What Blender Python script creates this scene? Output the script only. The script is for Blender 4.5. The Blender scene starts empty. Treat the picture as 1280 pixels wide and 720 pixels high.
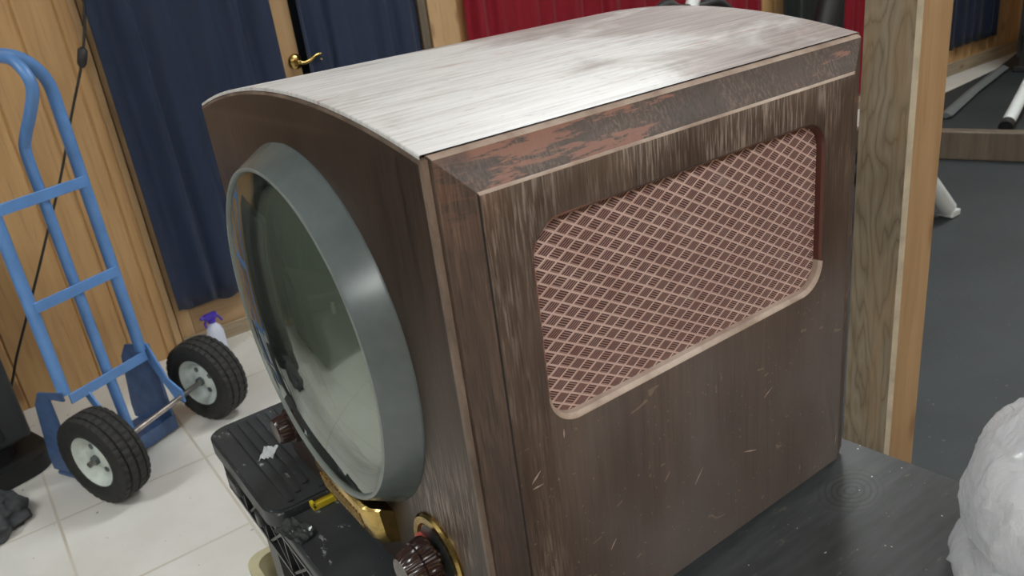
import bpy, bmesh, math, random
from mathutils import Vector, Matrix, noise
random.seed(7)
sc = bpy.context.scene
COL = sc.collection
PI = math.pi

# ------------------------------------------------------------------ helpers
def link(name, me, mats, parent=None, smooth=None):
    o = bpy.data.objects.new(name, me); COL.objects.link(o)
    for m in (mats if isinstance(mats, (list, tuple)) else [mats]): me.materials.append(m)
    if parent: o.parent = parent
    if smooth is not None:
        for p in me.polygons: p.use_smooth = True
        try: me.set_sharp_from_angle(angle=math.radians(smooth))
        except Exception: pass
    return o
def obj(name, bm, mats, parent=None, smooth=None, loc=None):
    me = bpy.data.meshes.new(name); bmesh.ops.recalc_face_normals(bm, faces=bm.faces[:]); bm.to_mesh(me); bm.free()
    o = link(name, me, mats, parent, smooth)
    if loc is not None: o.location = loc
    return o
def tag(o, label, cat, group=None):
    o['label'] = label; o['category'] = cat
    if group: o['group'] = group
    return o
def thing(name, label, cat, loc=(0, 0, 0), rz=0, group=None):
    o = bpy.data.objects.new(name, None); COL.objects.link(o)
    o.location = loc; o.rotation_euler = (0, 0, rz); o.empty_display_size = .05
    return tag(o, label, cat, group)
def struct(o):
    o['kind'] = 'structure'; return o
def box(bm, x0, x1, y0, y1, z0, z1, bev=0, mat=0, M=None, seg=2):
    r = bmesh.ops.create_cube(bm, size=1)
    vs = r['verts']
    for v in vs:
        v.co = Vector(((x0+x1)/2+v.co.x*(x1-x0), (y0+y1)/2+v.co.y*(y1-y0), (z0+z1)/2+v.co.z*(z1-z0)))
    fs = list({f for v in vs for f in v.link_faces})
    for f in fs: f.material_index = mat
    if bev:
        es = list({e for v in vs for e in v.link_edges})
        g = bmesh.ops.bevel(bm, geom=es, offset=bev, segments=seg, profile=.5, affect='EDGES')
        vs = list({v for f in g['faces'] for v in f.verts} | {v for v in vs if v.is_valid})
        for v in vs:
            for f in v.link_faces: f.material_index = mat
    if M is not None:
        for v in vs: v.co = M @ v.co
    return vs
def catmull(pts, n=8):
    P = [Vector(p) for p in pts]; out = []
    for i in range(len(P)-1):
        a = P[max(i-1, 0)]; b = P[i]; c = P[i+1]; d = P[min(i+2, len(P)-1)]
        for k in range(n):
            t = k/n
            out.append(.5*((2*b)+(-a+c)*t+(2*a-5*b+4*c-d)*t*t+(-a+3*b-3*c+d)*t**3))
    out.append(P[-1]); return out
def tube(bm, pts, r, n=12, cap=True, mat=0, squash=None):
    P = [Vector(p) for p in pts]; rings = []
    up = None
    for i, p in enumerate(P):
        t = (P[min(i+1, len(P)-1)]-P[max(i-1, 0)]).normalized()
        if up is None:
            up = Vector((0, 0, 1)) if abs(t.z) < .9 else Vector((1, 0, 0))
        a = t.cross(up).normalized(); up = a.cross(t).normalized()
        rr = r[i] if isinstance(r, (list, tuple)) else r
        rings.append([bm.verts.new(p+a*math.cos(2*PI*k/n)*rr+up*math.sin(2*PI*k/n)*rr*(squash or 1)) for k in range(n)])
    for i in range(len(rings)-1):
        for k in range(n):
            f = bm.faces.new((rings[i][k], rings[i][(k+1) % n], rings[i+1][(k+1) % n], rings[i+1][k])); f.material_index = mat
    if cap:
        bm.faces.new(rings[0][::-1]).material_index = mat; bm.faces.new(rings[-1]).material_index = mat
def lathe(bm, prof, n=64, axis='x', c=(0, 0, 0), rfun=None, closed=False, mats=None):
    """prof: (along, radius)."""
    rings = []
    for j, (a, r) in enumerate(prof):
        ring = []
        for k in range(n):
            th = 2*PI*k/n
            rr = rfun(j, k, r) if rfun else r
            u, v = rr*math.cos(th), rr*math.sin(th)
            co = {'x': (a, u, v), 'y': (u, a, v), 'z': (u, v, a)}[axis]
            ring.append(bm.verts.new(Vector(co)+Vector(c)))
        rings.append(ring)
    m = len(rings)
    for j in range(m if closed else m-1):
        A_, B_ = rings[j], rings[(j+1) % m]
        for k in range(n):
            f = bm.faces.new((A_[k], A_[(k+1) % n], B_[(k+1) % n], B_[k]))
            if mats: f.material_index = mats[j]
    if not closed:
        if prof[0][1] > 1e-5: bm.faces.new(rings[0][::-1])
        if prof[-1][1] > 1e-5: bm.faces.new(rings[-1])
    bmesh.ops.remove_doubles(bm, verts=bm.verts[:], dist=1e-6)
def prism(bm, poly, z0, z1, mat=0, T=lambda a, b, c: (a, b, c)):
    lo = [bm.verts.new(T(x, y, z0)) for x, y in poly]; hi = [bm.verts.new(T(x, y, z1)) for x, y in poly]
    n = len(poly); fs = [bm.faces.new(lo[::-1]), bm.faces.new(hi)]
    for i in range(n): fs.append(bm.faces.new((lo[i], lo[(i+1) % n], hi[(i+1) % n], hi[i])))
    for f in fs: f.material_index = mat
    return lo+hi
def rrect(x0, x1, z0, z1, r, n=8):
    out = []
    for cx, cz, a0 in ((x1-r, z1-r, 0), (x0+r, z1-r, PI/2), (x0+r, z0+r, PI), (x1-r, z0+r, 1.5*PI)):
        for k in range(n+1):
            a = a0+PI/2*k/n; out.append((cx+r*math.cos(a), cz+r*math.sin(a)))
    return out

# ------------------------------------------------------------------ node materials
class NT:
    def __init__(s, name):
        s.m = bpy.data.materials.new(name); s.m.use_nodes = True; s.t = s.m.node_tree
        s.b = s.t.nodes['Principled BSDF']; s.out = s.t.nodes['Material Output']
    def n(s, typ, **k):
        nd = s.t.nodes.new(typ)
        for a, v in k.items(): setattr(nd, a, v)
        return nd
    def l(s, a, b): s.t.links.new(a, b)
    def setv(s, sock, v):
        if hasattr(v, 'is_linked') or isinstance(v, bpy.types.NodeSocket): s.l(v, sock)
        else: sock.default_value = v
    def coord(s, kind='Object'): return s.n('ShaderNodeTexCoord').outputs[kind]
    def mapping(s, vec, scale=(1, 1, 1), rot=(0, 0, 0), loc=(0, 0, 0)):
        m = s.n('ShaderNodeMapping'); s.l(vec, m.inputs['Vector'])
        m.inputs['Scale'].default_value = scale; m.inputs['Rotation'].default_value = rot; m.inputs['Location'].default_value = loc
        return m.outputs[0]
    def noise(s, vec, scale=5, detail=4, rough=.5, dist=0):
        n = s.n('ShaderNodeTexNoise'); s.l(vec, n.inputs['Vector'])
        n.inputs['Scale'].default_value = scale; n.inputs['Detail'].default_value = detail
        n.inputs['Roughness'].default_value = rough; n.inputs['Distortion'].default_value = dist
        return n.outputs['Fac']
    def ramp(s, fac, stops, interp='LINEAR'):
        r = s.n('ShaderNodeValToRGB'); s.l(fac, r.inputs[0]); cr = r.color_ramp; cr.interpolation = interp
        while len(cr.elements) < len(stops): cr.elements.new(.5)
        for e, (p, c) in zip(cr.elements, stops):
            e.position = p; e.color = (*c, 1) if hasattr(c, '__len__') else (c, c, c, 1)
        return r.outputs[0]
    def math(s, op, a, b=None, c=None, clamp=False):
        m = s.n('ShaderNodeMath', operation=op, use_clamp=clamp)
        for i, v in enumerate((a, b, c)):
            if v is not None: s.setv(m.inputs[i], v)
        return m.outputs[0]
    def mix(s, fac, a, b, blend='MIX'):
        m = s.n('ShaderNodeMix', data_type='RGBA', blend_type=blend)
        s.setv(m.inputs[0], fac)
        for i, v in ((6, a), (7, b)):
            if isinstance(v, tuple): m.inputs[i].default_value = (*v, 1)
            else: s.l(v, m.inputs[i])
        return m.outputs[2]
    def sep(s, vec):
        x = s.n('ShaderNodeSeparateXYZ'); s.l(vec, x.inputs[0]); return x.outputs
    def comb(s, x, y, z):
        c = s.n('ShaderNodeCombineXYZ')
        for i, v in enumerate((x, y, z)): s.setv(c.inputs[i], v)
        return c.outputs[0]
    def maprange(s, v, a, b, c=0, d=1, smooth=True):
        m = s.n('ShaderNodeMapRange'); m.interpolation_type = 'SMOOTHSTEP' if smooth else 'LINEAR'
        s.l(v, m.inputs[0])
        for i, q in enumerate((a, b, c, d)): m.inputs[i+1].default_value = q
        return m.outputs[0]
    def bump(s, h, strength=.2, dist=.002):
        b = s.n('ShaderNodeBump'); b.inputs['Strength'].default_value = strength; b.inputs['Distance'].default_value = dist
        s.l(h, b.inputs['Height']); s.l(b.outputs[0], s.b.inputs['Normal'])
    def col(s, v):
        if isinstance(v, tuple): s.b.inputs['Base Color'].default_value = (*v, 1)
        else: s.l(v, s.b.inputs['Base Color'])
    def p(s, **k):
        names = dict(rough='Roughness', metal='Metallic', coat='Coat Weight', coatr='Coat Roughness', ior='IOR', spec='Specular IOR Level',
                     trans='Transmission Weight', sheen='Sheen Weight', alpha='Alpha')
        for a, v in k.items(): s.setv(s.b.inputs[names[a]], v)
        return s

def simple(name, col, rough=.5, metal=0, nscale=0, namp=.15, bumps=0, bscale=200, **k):
    t = NT(name)
    if nscale:
        f = t.noise(t.coord(), nscale, 5, .6)
        a = tuple(c*(1-namp) for c in col); b = tuple(min(1, c*(1+namp)) for c in col)
        t.col(t.ramp(f, [(.3, a), (.7, b)]))
    else: t.col(col)
    t.p(rough=rough, metal=metal, **k)
    if bumps: t.bump(t.noise(t.coord(), bscale, 3), bumps, .001)
    return t.m

def scratch_mask(t, vec, scale, rot, thr, w=.012, seed=0):
    """thin isolated scratches: a thin band of a stretched noise kept only inside patches of another noise"""
    v = t.mapping(vec, (scale*.35, scale, scale), rot, (seed, seed*.7, seed*1.3))
    a = t.noise(v, 1, 1, .4)
    line = t.math('LESS_THAN', t.math('ABSOLUTE', t.math('SUBTRACT', a, .5)), w)
    patch = t.math('GREATER_THAN', t.noise(t.mapping(vec, (1, 1, 1), (0, 0, 0), (seed*3, 1, 2)), scale*1.3, 1), thr)
    return t.math('MULTIPLY', line, patch)

def brown_wood(name, dark, light, streak, kind):
    """old walnut veneer in cabinet coordinates (origin = near top corner; x depth, y across, z up)"""
    t = NT(name); v = t.coord(); x, y, z = t.sep(v)
    grain = t.noise(t.mapping(v, (160, 160, 7)), 1, 6, .65)
    big = t.noise(t.mapping(v, (9, 9, 3)), 1, 3, .5)
    base = t.ramp(t.math('ADD', t.math('MULTIPLY', grain, .5), t.math('MULTIPLY', big, .5)), [(.36, dark), (.64, light)])
    # fine dark pores
    pores = t.noise(t.mapping(v, (650, 650, 22)), 1, 2, .5)
    base = t.mix(t.ramp(pores, [(.32, .55), (.42, 0.)]), base, tuple(c*.45 for c in dark))
    fine = t.noise(t.mapping(v, (420, 420, 26), (0, .05, 0)), 1, 4, .6)
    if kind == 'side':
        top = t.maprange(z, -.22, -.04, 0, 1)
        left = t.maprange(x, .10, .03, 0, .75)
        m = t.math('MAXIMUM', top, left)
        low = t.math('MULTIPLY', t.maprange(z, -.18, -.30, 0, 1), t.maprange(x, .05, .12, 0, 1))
    elif kind == 'front':
        m = t.math('MULTIPLY', t.maprange(z, -.22, -.36, 0, 1.8), t.maprange(y, .22, .08, 0, 1)); low = None
    else:
        m = t.math('MULTIPLY', big, 1.); low = None
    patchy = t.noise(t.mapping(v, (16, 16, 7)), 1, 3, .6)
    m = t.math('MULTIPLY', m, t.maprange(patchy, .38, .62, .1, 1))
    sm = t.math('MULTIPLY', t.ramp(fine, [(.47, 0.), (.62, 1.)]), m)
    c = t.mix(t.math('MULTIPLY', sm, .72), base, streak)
    if low is not None:   # greyish reflective sheen of the lower side, put into the colour
        bl = t.noise(t.mapping(v, (7, 7, 4)), 1, 3, .5)
        c = t.mix(t.math('MULTIPLY', low, t.maprange(bl, .35, .65, .25, .7)), c, (.135, .115, .108))
    if kind == 'band':
        w = t.noise(t.mapping(v, (9, 30, 60), (0, .12, 0)), 1, 8, .70)
        near = t.maprange(x, .36, .05, 0, .14)
        wm = t.maprange(t.math('ADD', w, near), .60, .635, 0, .8)
        isb = t.maprange(x, .045, .030, 1, .0)
        hi = t.maprange(z, -.10, -.01, 0, .3)
        c = t.mix(t.math('MULTIPLY', wm, t.math('MAXIMUM', isb, hi)), c, (.27, .115, .075))
    if kind in ('side',):
        rm = t.math('MULTIPLY', t.maprange(x, .075, .035, 0, .6), t.maprange(z, -.10, -.03, 0, 1))
        c = t.mix(t.math('MULTIPLY', rm, .5), c, (.2, .10, .065))
        s1 = scratch_mask(t, v, 26, (0, .6, 0), .70, .01, 1.7)
        s2 = scratch_mask(t, v, 34, (0, 1.1, 0), .72, .012, 5.1)
        specks = t.math('GREATER_THAN', t.noise(v, 260, 1, .4), .745)
        s = t.math('MAXIMUM', t.math('MAXIMUM', s1, s2), specks)
        s = t.math('MULTIPLY', s, t.maprange(z, -.2, -.3, 0, 1))
        c = t.mix(t.math('MULTIPLY', s, .3), c, (.42, .30, .2))
    t.col(c)
    r = t.math('ADD', t.math('MULTIPLY', grain, .25), .26)
    if kind == 'side': r = t.math('ADD', r, t.math('MULTIPLY', m, .15))
    if kind == 'band': r = t.math('ADD', r, .10)
    t.p(rough=r, spec=.5)
    t.bump(fine, .25, .0006)
    return t.m

M = {}
M['wood_side'] = brown_wood('worn walnut side', (.042, .026, .019), (.102, .068, .049), (.33, .265, .22), 'side')
M['wood_front'] = brown_wood('dark walnut front', (.030, .0195, .0145), (.064, .043, .032), (.25, .19, .155), 'front')
M['wood_band'] = brown_wood('walnut bevel', (.038, .024, .018), (.086, .055, .042), (.26, .17, .12), 'band')
M['edge_worn_glint'] = (lambda t: (t.col(t.ramp(t.noise(t.mapping(t.coord(), (14, 14, 14)), 1, 6, .65), [(.28, (.20, .13, .10)), (.48, (.40, .305, .25)), (.72, (.58, .49, .42))])), t.p(rough=.42), t.m)[-1])(NT('worn edge with painted highlight'))  # pale wear plus bright edge highlights put into the colour
M['edge_mid'] = (lambda t: (t.col(t.ramp(t.noise(t.mapping(t.coord(), (20, 20, 9)), 1, 6, .65), [(.35, (.08, .058, .045)), (.55, (.17, .122, .095)), (.78, (.34, .27, .215))])), t.p(rough=.4), t.m)[-1])(NT('rubbed brown edge'))
M['seam'] = simple('dark seam', (.012, .009, .008), .7)

def top_mat():
    t = NT('bleached worn veneer with painted sheen'); v = t.coord(); x, y, z = t.sep(v)  # white tone mixes bleached dusty wear with a light sheen painted in
    g = t.noise(t.mapping(v, (6, 190, 1)), 1, 6, .7)
    big = t.noise(t.mapping(v, (5, 9, 1)), 1, 5, .6, .6)
    white = t.ramp(g, [(.30, (.44, .405, .395)), (.5, (.68, .67, .665)), (.72, (.80, .81, .82))])
    brown = t.ramp(g, [(.35, (.15, .10, .085)), (.65, (.38, .31, .285))])
    far = t.maprange(x, .16, .46, 0, .22)
    m = t.maprange(t.math('ADD', big, far), .49, .72, 0, .9)
    c = t.mix(m, white, brown)
    # reddish bare streaks running with the grain
    s = t.noise(t.mapping(v, (4, 42, 1), (0, 0, .05)), 1, 7, .7)
    sm = t.maprange(s, .59, .65, 0, .65)
    c = t.mix(sm, c, (.36, .18, .14))
    dk = t.noise(t.mapping(v, (30, 260, 1)), 1, 3, .6)
    c = t.mix(t.maprange(dk, .62, .70, 0, .5), c, (.2, .12, .1))
    t.col(c); t.p(rough=t.math('ADD', t.math('MULTIPLY', big, .25), .30), spec=.6)
    t.bump(g, .35, .0006)
    return t.m
M['wood_top'] = top_mat()

def grille_mat():
    t = NT('pink diamond weave grille'); v = t.coord(); x, y, z = t.sep(v)
    a, b = .0210, .0123      # full diamond width and height
    u = t.math('ADD', t.math('DIVIDE', x, a), t.math('DIVIDE', z, b)); w = t.math('SUBTRACT', t.math('DIVIDE', x, a), t.math('DIVIDE', z, b))
    fu = t.math('FRACT', t.math('ADD', u, 50)); fw = t.math('FRACT', t.math('ADD', w, 50))
    def tri(f): return t.math('ABSOLUTE', t.math('SUBTRACT', f, .5))     # .5 at the borders
    lu = t.maprange(tri(fu), .40, .425); lw = t.maprange(tri(fw), .40, .425)
    lat = t.math('MAXIMUM', lu, lw)
    par = t.math('MODULO', t.math('ADD', t.math('FLOOR', t.math('ADD', u, 50)), t.math('FLOOR', t.math('ADD', w, 50))), 2)
    su = t.math('MULTIPLY', fu, 5.0); sw = t.math('MULTIPLY', fw, 5.0)
    sel = t.math('ADD', t.math('MULTIPLY', su, par), t.math('MULTIPLY', sw, t.math('SUBTRACT', 1, par)))
    st = t.maprange(tri(t.math('FRACT', t.math('ADD', sel, .2))), .22, .32)
    nz = t.noise(v, 40, 4, .6)
    lc = t.ramp(nz, [(.3, (.50, .34, .30)), (.7, (.62, .46, .41))])
    thr = t.ramp(nz, [(.3, (.29, .165, .145)), (.7, (.39, .25, .22))])
    dk = (.055, .022, .019)
    c = t.mix(st, dk, thr)
    c = t.mix(lat, c, lc)
    dust = t.noise(v, 14, 3, .6)
    c = t.mix(t.maprange(dust, .60, .78, 0, .3), c, (.5, .42, .40))
    t.col(c); t.p(rough=.62, spec=.3)
    t.bump(t.math('MAXIMUM', lat, t.math('MULTIPLY', st, .5)), .8, .0012)
    return t.m
M['grille'] = grille_mat()

M['bezel'] = simple('grey green bezel enamel', (.105, .130, .134), .27, nscale=25, namp=.14, spec=.55)
M['bezel_lip'] = simple('pale grey lip', (.20, .22, .21), .35, nscale=30, namp=.1)
M['bezel_in'] = simple('dark inner bezel', (.03, .035, .033), .3)
M['crt'] = (lambda t: (t.col(t.ramp(t.noise(t.coord(), 3, 3), [(.3, (.20, .225, .185)), (.7, (.26, .29, .245))])), t.p(rough=.25, coat=1., coatr=.04), t.m)[-1])(NT('grey green picture tube face'))
def glass_mat():
    t = NT('safety glass'); nt = t.t
    tr = t.n('ShaderNodeBsdfTransparent'); tr.inputs[0].default_value = (.75, .785, .75, 1)
    gl = t.n('ShaderNodeBsdfGlossy'); gl.inputs['Roughness'].default_value = .035; gl.inputs['Color'].default_value = (.95, 1, .97, 1)
    fr = t.n('ShaderNodeFresnel'); ge = t.n('ShaderNodeNewGeometry'); t.l(t.math('ADD', 2.3, t.math('MULTIPLY', ge.outputs['Backfacing'], 1/2.3-2.3)), fr.inputs['IOR'])
    mx = t.n('ShaderNodeMixShader'); t.l(fr.outputs[0], mx.inputs[0]); t.l(tr.outputs[0], mx.inputs[1]); t.l(gl.outputs[0], mx.inputs[2])
    t.l(mx.outputs[0], t.out.inputs['Surface']); return t.m
M['glass'] = glass_mat()
M['brass'] = simple('tarnished brass', (.52, .37, .13), .24, 1, nscale=60, namp=.3, bumps=.25, bscale=120)
M['brass_rough'] = (lambda t: (t.col(t.ramp(t.noise(t.coord(), 220, 4), [(.35, (.30, .19, .05)), (.65, (.70, .52, .22))])), t.p(rough=.3, metal=1), t.bump(t.noise(t.coord(), 260, 3), .9, .002), t.m)[-1])(NT('embossed brass'))
M['bakelite'] = simple('brown bakelite', (.030, .014, .013), .18, spec=.7)
M['red_plastic'] = simple('red pointer', (.5, .09, .08), .4)
M['back_board'] = simple('dark fibreboard', (.03, .024, .02), .8, nscale=60, namp=.3)

def pine_mat(name, base=(.46, .265, .108), alt=(.60, .375, .17), vert=True, knots=True, dark=(.26, .145, .065), plank=None):
    t = NT(name); v = t.coord()
    x, y, z = t.sep(v)
    if plank:   # every board its own tone
        idx = t.math('FLOOR', t.math('DIVIDE', t.math('ADD', x, 20.), plank))
        wn = t.n('ShaderNodeTexWhiteNoise', noise_dimensions='1D'); t.l(idx, wn.inputs['W'])
        shift = wn.outputs['Value']; zz = t.math('ADD', z, t.math('MULTIPLY', shift, 9.))
        v2 = t.comb(t.math('ADD', x, t.math('MULTIPLY', shift, 3.)), y, zz)
    else: v2 = v; shift = None
    sc_ = (26, 26, 1.6) if vert else (1.6, 26, 26)
    g = t.noise(t.mapping(v2, sc_), 1, 6, .6, .4)
    c = t.ramp(g, [(.30, base), (.5, tuple((p+q)/2 for p, q in zip(base, alt))), (.72, alt)])
    wv = t.noise(t.mapping(v2, tuple(s*3 for s in sc_)), 1, 2, .5, .5)
    c = t.mix(t.maprange(wv, .56, .66, 0, .3), c, dark)
    if knots:
        vo = t.n('ShaderNodeTexVoronoi'); t.l(t.mapping(v2, (7, 7, 3.1) if vert else (3.1, 7, 7)), vo.inputs['Vector']); vo.inputs['Scale'].default_value = 1
        k = t.maprange(vo.outputs['Distance'], .07, .17, 1, 0)
        c = t.mix(t.math('MULTIPLY', k, .75), c, (.16, .065, .02))
    if shift is not None:
        c = t.mix(t.math('MULTIPLY', shift, .28), c, (.38, .235, .115))
    t.col(c); t.p(rough=.5)
    t.bump(g, .1, .001)
    return t.m
M['pine_wall'] = pine_mat('knotty pine boards', plank=.118)
M['pine_trim'] = pine_mat('pine trim', (.42, .265, .125), (.53, .355, .19))
M['pine_rail'] = pine_mat('pine rail', (.32, .20, .10), (.42, .28, .155), vert=False)
M['base_grime'] = pine_mat('grimy baseboard', (.25, .19, .12), (.42, .34, .24), vert=False, dark=(.12, .09, .06))
M['pine_side'] = pine_mat('orange pine edge', (.33, .20, .095), (.43, .28, .15))
def post_mat():
    t = NT('weathered timber face'); v = t.coord()
    d = t.noise(t.mapping(v, (6, 9, 2.2)), 1, 3, .5, .3)
    x, y, z = t.sep(v)
    # cathedral grain: rings of a distorted elongated field
    f = t.math('ADD', t.math('MULTIPLY', d, 1.), t.math('MULTIPLY', t.noise(t.mapping(v, (40, 40, 4)), 1, 4, .6), .12))
    rings = t.math('ABSOLUTE', t.math('SUBTRACT', t.math('FRACT', t.math('MULTIPLY', f, 15)), .5))
    c = t.ramp(rings, [(.0, (.22, .17, .115)), (.12, (.31, .25, .175)), (.5, (.39, .32, .235))])
    fine = t.noise(t.mapping(v, (170, 170, 7)), 1, 4, .6)
    c = t.mix(t.maprange(fine, .5, .65, 0, .4), c, (.22, .15, .085))
    blot = t.noise(t.mapping(v, (18, 18, 3)), 1, 3)
    c = t.mix(t.maprange(blot, .5, .7, 0, .5), c, (.42, .27, .13))
    t.col(c); t.p(rough=.62); t.bump(fine, .2, .001); return t.m
M['post_face'] = post_mat()
M['post_corner'] = simple('chalky corner', (.50, .43, .32), .7, nscale=30, namp=.2)

def fabric(name, a, b, rough=.6, sheen=.3, sc_=(40, 40, 3)):
    t = NT(name); v = t.coord()
    t.col(t.ramp(t.noise(t.mapping(v, sc_), 1, 3, .5), [(.3, a), (.7, b)])); t.p(rough=rough, sheen=sheen)
    t.bump(t.noise(v, 900, 2), .15, .0005); return t.m
M['navy'] = fabric('navy satin curtain', (.034, .054, .115), (.042, .065, .138), .45, .25)
M['navy_far'] = fabric('dark navy curtain', (.018, .030, .07), (.024, .038, .085), .55, .2)
M['red'] = fabric('red velvet curtain', (.38, .006, .024), (.45, .009, .034), .6, .15)
M['blackcloth'] = fabric('black green cloth', (.010, .014, .014), (.022, .034, .032), .7, .2)
M['dark_void'] = simple('dark glass', (.015, .018, .022), .2)

def tile_mat():
    t = NT('white glazed floor tiles'); v = t.coord(); x, y, z = t.sep(v)
    S = .395
    fx = t.math('FRACT', t.math('DIVIDE', t.math('ADD', x, 20*S+.080), S)); fy = t.math('FRACT', t.math('DIVIDE', t.math('SUBTRACT', y, 2.215-20*S), S))
    def edge(f): return t.math('SUBTRACT', .5, t.math('ABSOLUTE', t.math('SUBTRACT', f, .5)))
    e = t.math('MINIMUM', edge(fx), edge(fy))
    g = t.maprange(e, .006, .012, 1, 0)
    n = t.noise(v, 2.2, 6, .6)
    c = t.ramp(n, [(.3, (.66, .64, .59)), (.7, (.80, .79, .76))])
    c = t.mix(t.math('MULTIPLY', g, t.maprange(n, .3, .7, .3, .8)), c, (.46, .40, .29))
    dirt = t.noise(v, 11, 6, .7)
    c = t.mix(t.maprange(dirt, .66, .74, 0, .55), c, (.42, .36, .27))
    sp = t.noise(v, 60, 2, .5)
    c = t.mix(t.maprange(sp, .73, .76, 0, .8), c, (.12, .10, .08))
    t.col(c); t.p(rough=.3, spec=.4)
    t.bump(t.math('SUBTRACT', 1, g), .3, .002); return t.m
M['tile'] = tile_mat()
M['rubber'] = (lambda t: (t.col(t.mix(t.maprange(t.noise(t.coord(), 90, 2), .70, .75, 0, .5), t.ramp(t.noise(t.coord(), 2.5, 5, .6), [(.3, (.021, .027, .030)), (.7, (.034, .042, .046))]), (.16, .17, .17))), t.p(rough=.6), t.m)[-1])(NT('charcoal rubber mat'))
M['rail_wood'] = pine_mat('dusty brown timber', (.095, .075, .054), (.18, .145, .105), vert=True, dark=(.08, .05, .03))
M['blue'] = simple('blue enamel', (.115, .265, .58), .34, nscale=14, namp=.12, spec=.5)
M['blue_dark'] = simple('scuffed blue steel plate', (.070, .125, .26), .45, nscale=18, namp=.3)
M['steel'] = simple('dull steel', (.42, .38, .36), .32, 1, nscale=40, namp=.3)
M['tyre'] = simple('black tyre rubber', (.022, .022, .021), .7, nscale=60, namp=.3)
M['rim'] = simple('dirty white rim', (.60, .66, .62), .4, nscale=22, namp=.2)
M['rim_hole'] = simple('dark grey bolt and hub', (.10, .12, .12), .6)  # plain dark grey for the wheel bolts and hub
M['black_pl'] = simple('black moulded plastic', (.018, .019, .021), .38, nscale=30, namp=.3, bumps=.15, bscale=500)
M['black_matte'] = simple('matt black plastic', (.014, .015, .016), .55)
M['white_metal'] = simple('white painted tube', (.72, .76, .76), .35, nscale=10, namp=.05)
M['grey_metal'] = simple('grey painted steel bar', (.14, .16, .165), .45, nscale=10, namp=.1)
M['cream'] = simple('cream plastic tub', (.46, .42, .27), .45, nscale=12, namp=.12)
M['yellow'] = simple('yellow plastic', (.62, .48, .03), .35, nscale=20, namp=.1)
M['amber'] = simple('amber yellow recess', (.42, .27, .01), .3)
M['purple'] = simple('purple plastic', (.06, .03, .38), .35)
M['bottle'] = simple('cloudy white bottle plastic', (.62, .66, .80), .3)
M['cable'] = simple('black cable', (.02, .02, .02), .5)
M['cloth_grey'] = simple('charcoal cloth', (.052, .058, .063), .85, nscale=25, namp=.4, bumps=.5, bscale=90)
M['plaster'] = simple('cream ceiling', (.72, .70, .66), .8, nscale=3, namp=.04)
M['tape'] = simple('crumpled clear tape', (.10, .11, .115), .10, nscale=50, namp=.5, spec=.8)
M['white_tape'] = simple('white sticker scrap', (.78, .80, .82), .5)

def plank_top():
    t = NT('black painted plywood'); v = t.coord(); x, y, z = t.sep(v)
    g = t.noise(t.mapping(v, (14, 90, 10), (0, 0, .3)), 1, 5, .6, .3)
    c = t.ramp(g, [(.3, (.030, .033, .035)), (.7, (.056, .060, .063))])
    # knot: concentric rings round one eye of the ply
    dx = t.math('MULTIPLY', t.math('SUBTRACT', x, .725), 1.0); dy = t.math('MULTIPLY', t.math('SUBTRACT', y, .437), 1.35)
    r = t.math('SQRT', t.math('ADD', t.math('POWER', dx, 2), t.math('POWER', dy, 2)))
    r = t.math('ADD', r, t.math('MULTIPLY', t.noise(v, 30, 2), .012))
    ring = t.math('ABSOLUTE', t.math('SUBTRACT', t.math('FRACT', t.math('MULTIPLY', r, 110)), .5))
    rm = t.math('MULTIPLY', t.maprange(ring, .0, .3, 1, 0), t.maprange(r, .030, .066, .9, 0))
    c = t.mix(rm, c, (.020, .020, .021))
    sp = t.noise(v, 95, 2, .5); sp2 = t.noise(t.mapping(v, (30, 110, 1), (0, 0, .4)), 1, 5, .7)
    c = t.mix(t.maprange(sp2, .60, .70, 0, .4), c, (.20, .17, .14))
    c = t.mix(t.maprange(sp, .728, .75, 0, .85), c, (.7, .72, .72))
    t.col(c); t.p(rough=.42); t.bump(g, .3, .0008); return t.m
M['board'] = plank_top()
def crate_mat():
    t = NT('scuffed black plastic deck'); v = t.coord()
    c = t.ramp(t.noise(v, 9, 5, .6), [(.3, (.022, .025, .028)), (.7, (.050, .056, .062))])
    sp = t.noise(t.mapping(v, (1, .45, 1), (0, 0, .3)), 75, 4, .7)
    c = t.mix(t.maprange(sp, .63, .70, 0, .7), c, (.45, .47, .48))
    t.col(c); t.p(rough=.4); t.bump(t.noise(v, 400, 2), .12, .0005); return t.m
M['deck'] = crate_mat()
def bag_mat():
    t = NT('thin white plastic film'); v = t.coord()
    n = t.noise(v, 7, 4, .6, .8)
    t.col(t.ramp(n, [(.35, (.86, .89, .94)), (.6, (.96, .97, .99))]))
    t.p(rough=.16, spec=.7, coat=.8, coatr=.06)
    n2 = t.noise(t.mapping(v, (1, 1, .6)), 15, 5, .6, 3.)
    t.bump(n2, .7, .014)
    tr = t.n('ShaderNodeBsdfTranslucent'); tr.inputs[0].default_value = (.95, .97, 1., 1)
    mx = t.n('ShaderNodeMixShader'); mx.inputs[0].default_value = .45
    t.l(t.b.outputs[0], mx.inputs[1]); t.l(tr.outputs[0], mx.inputs[2]); t.l(mx.outputs[0], t.out.inputs['Surface'])
    return t.m
M['bag'] = bag_mat()
def emis(name, col, s):
    t = NT(name); t.col((.8, .8, .8)); t.b.inputs['Emission Color'].default_value = (*col, 1); t.b.inputs['Emission Strength'].default_value = s
    return t.m
M['lamp'] = emis('lit diffuser', (.965, 1., .985), 30.); M['lamp_fill'] = emis('added fill diffuser', (.965, 1., .985), 14.)

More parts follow.
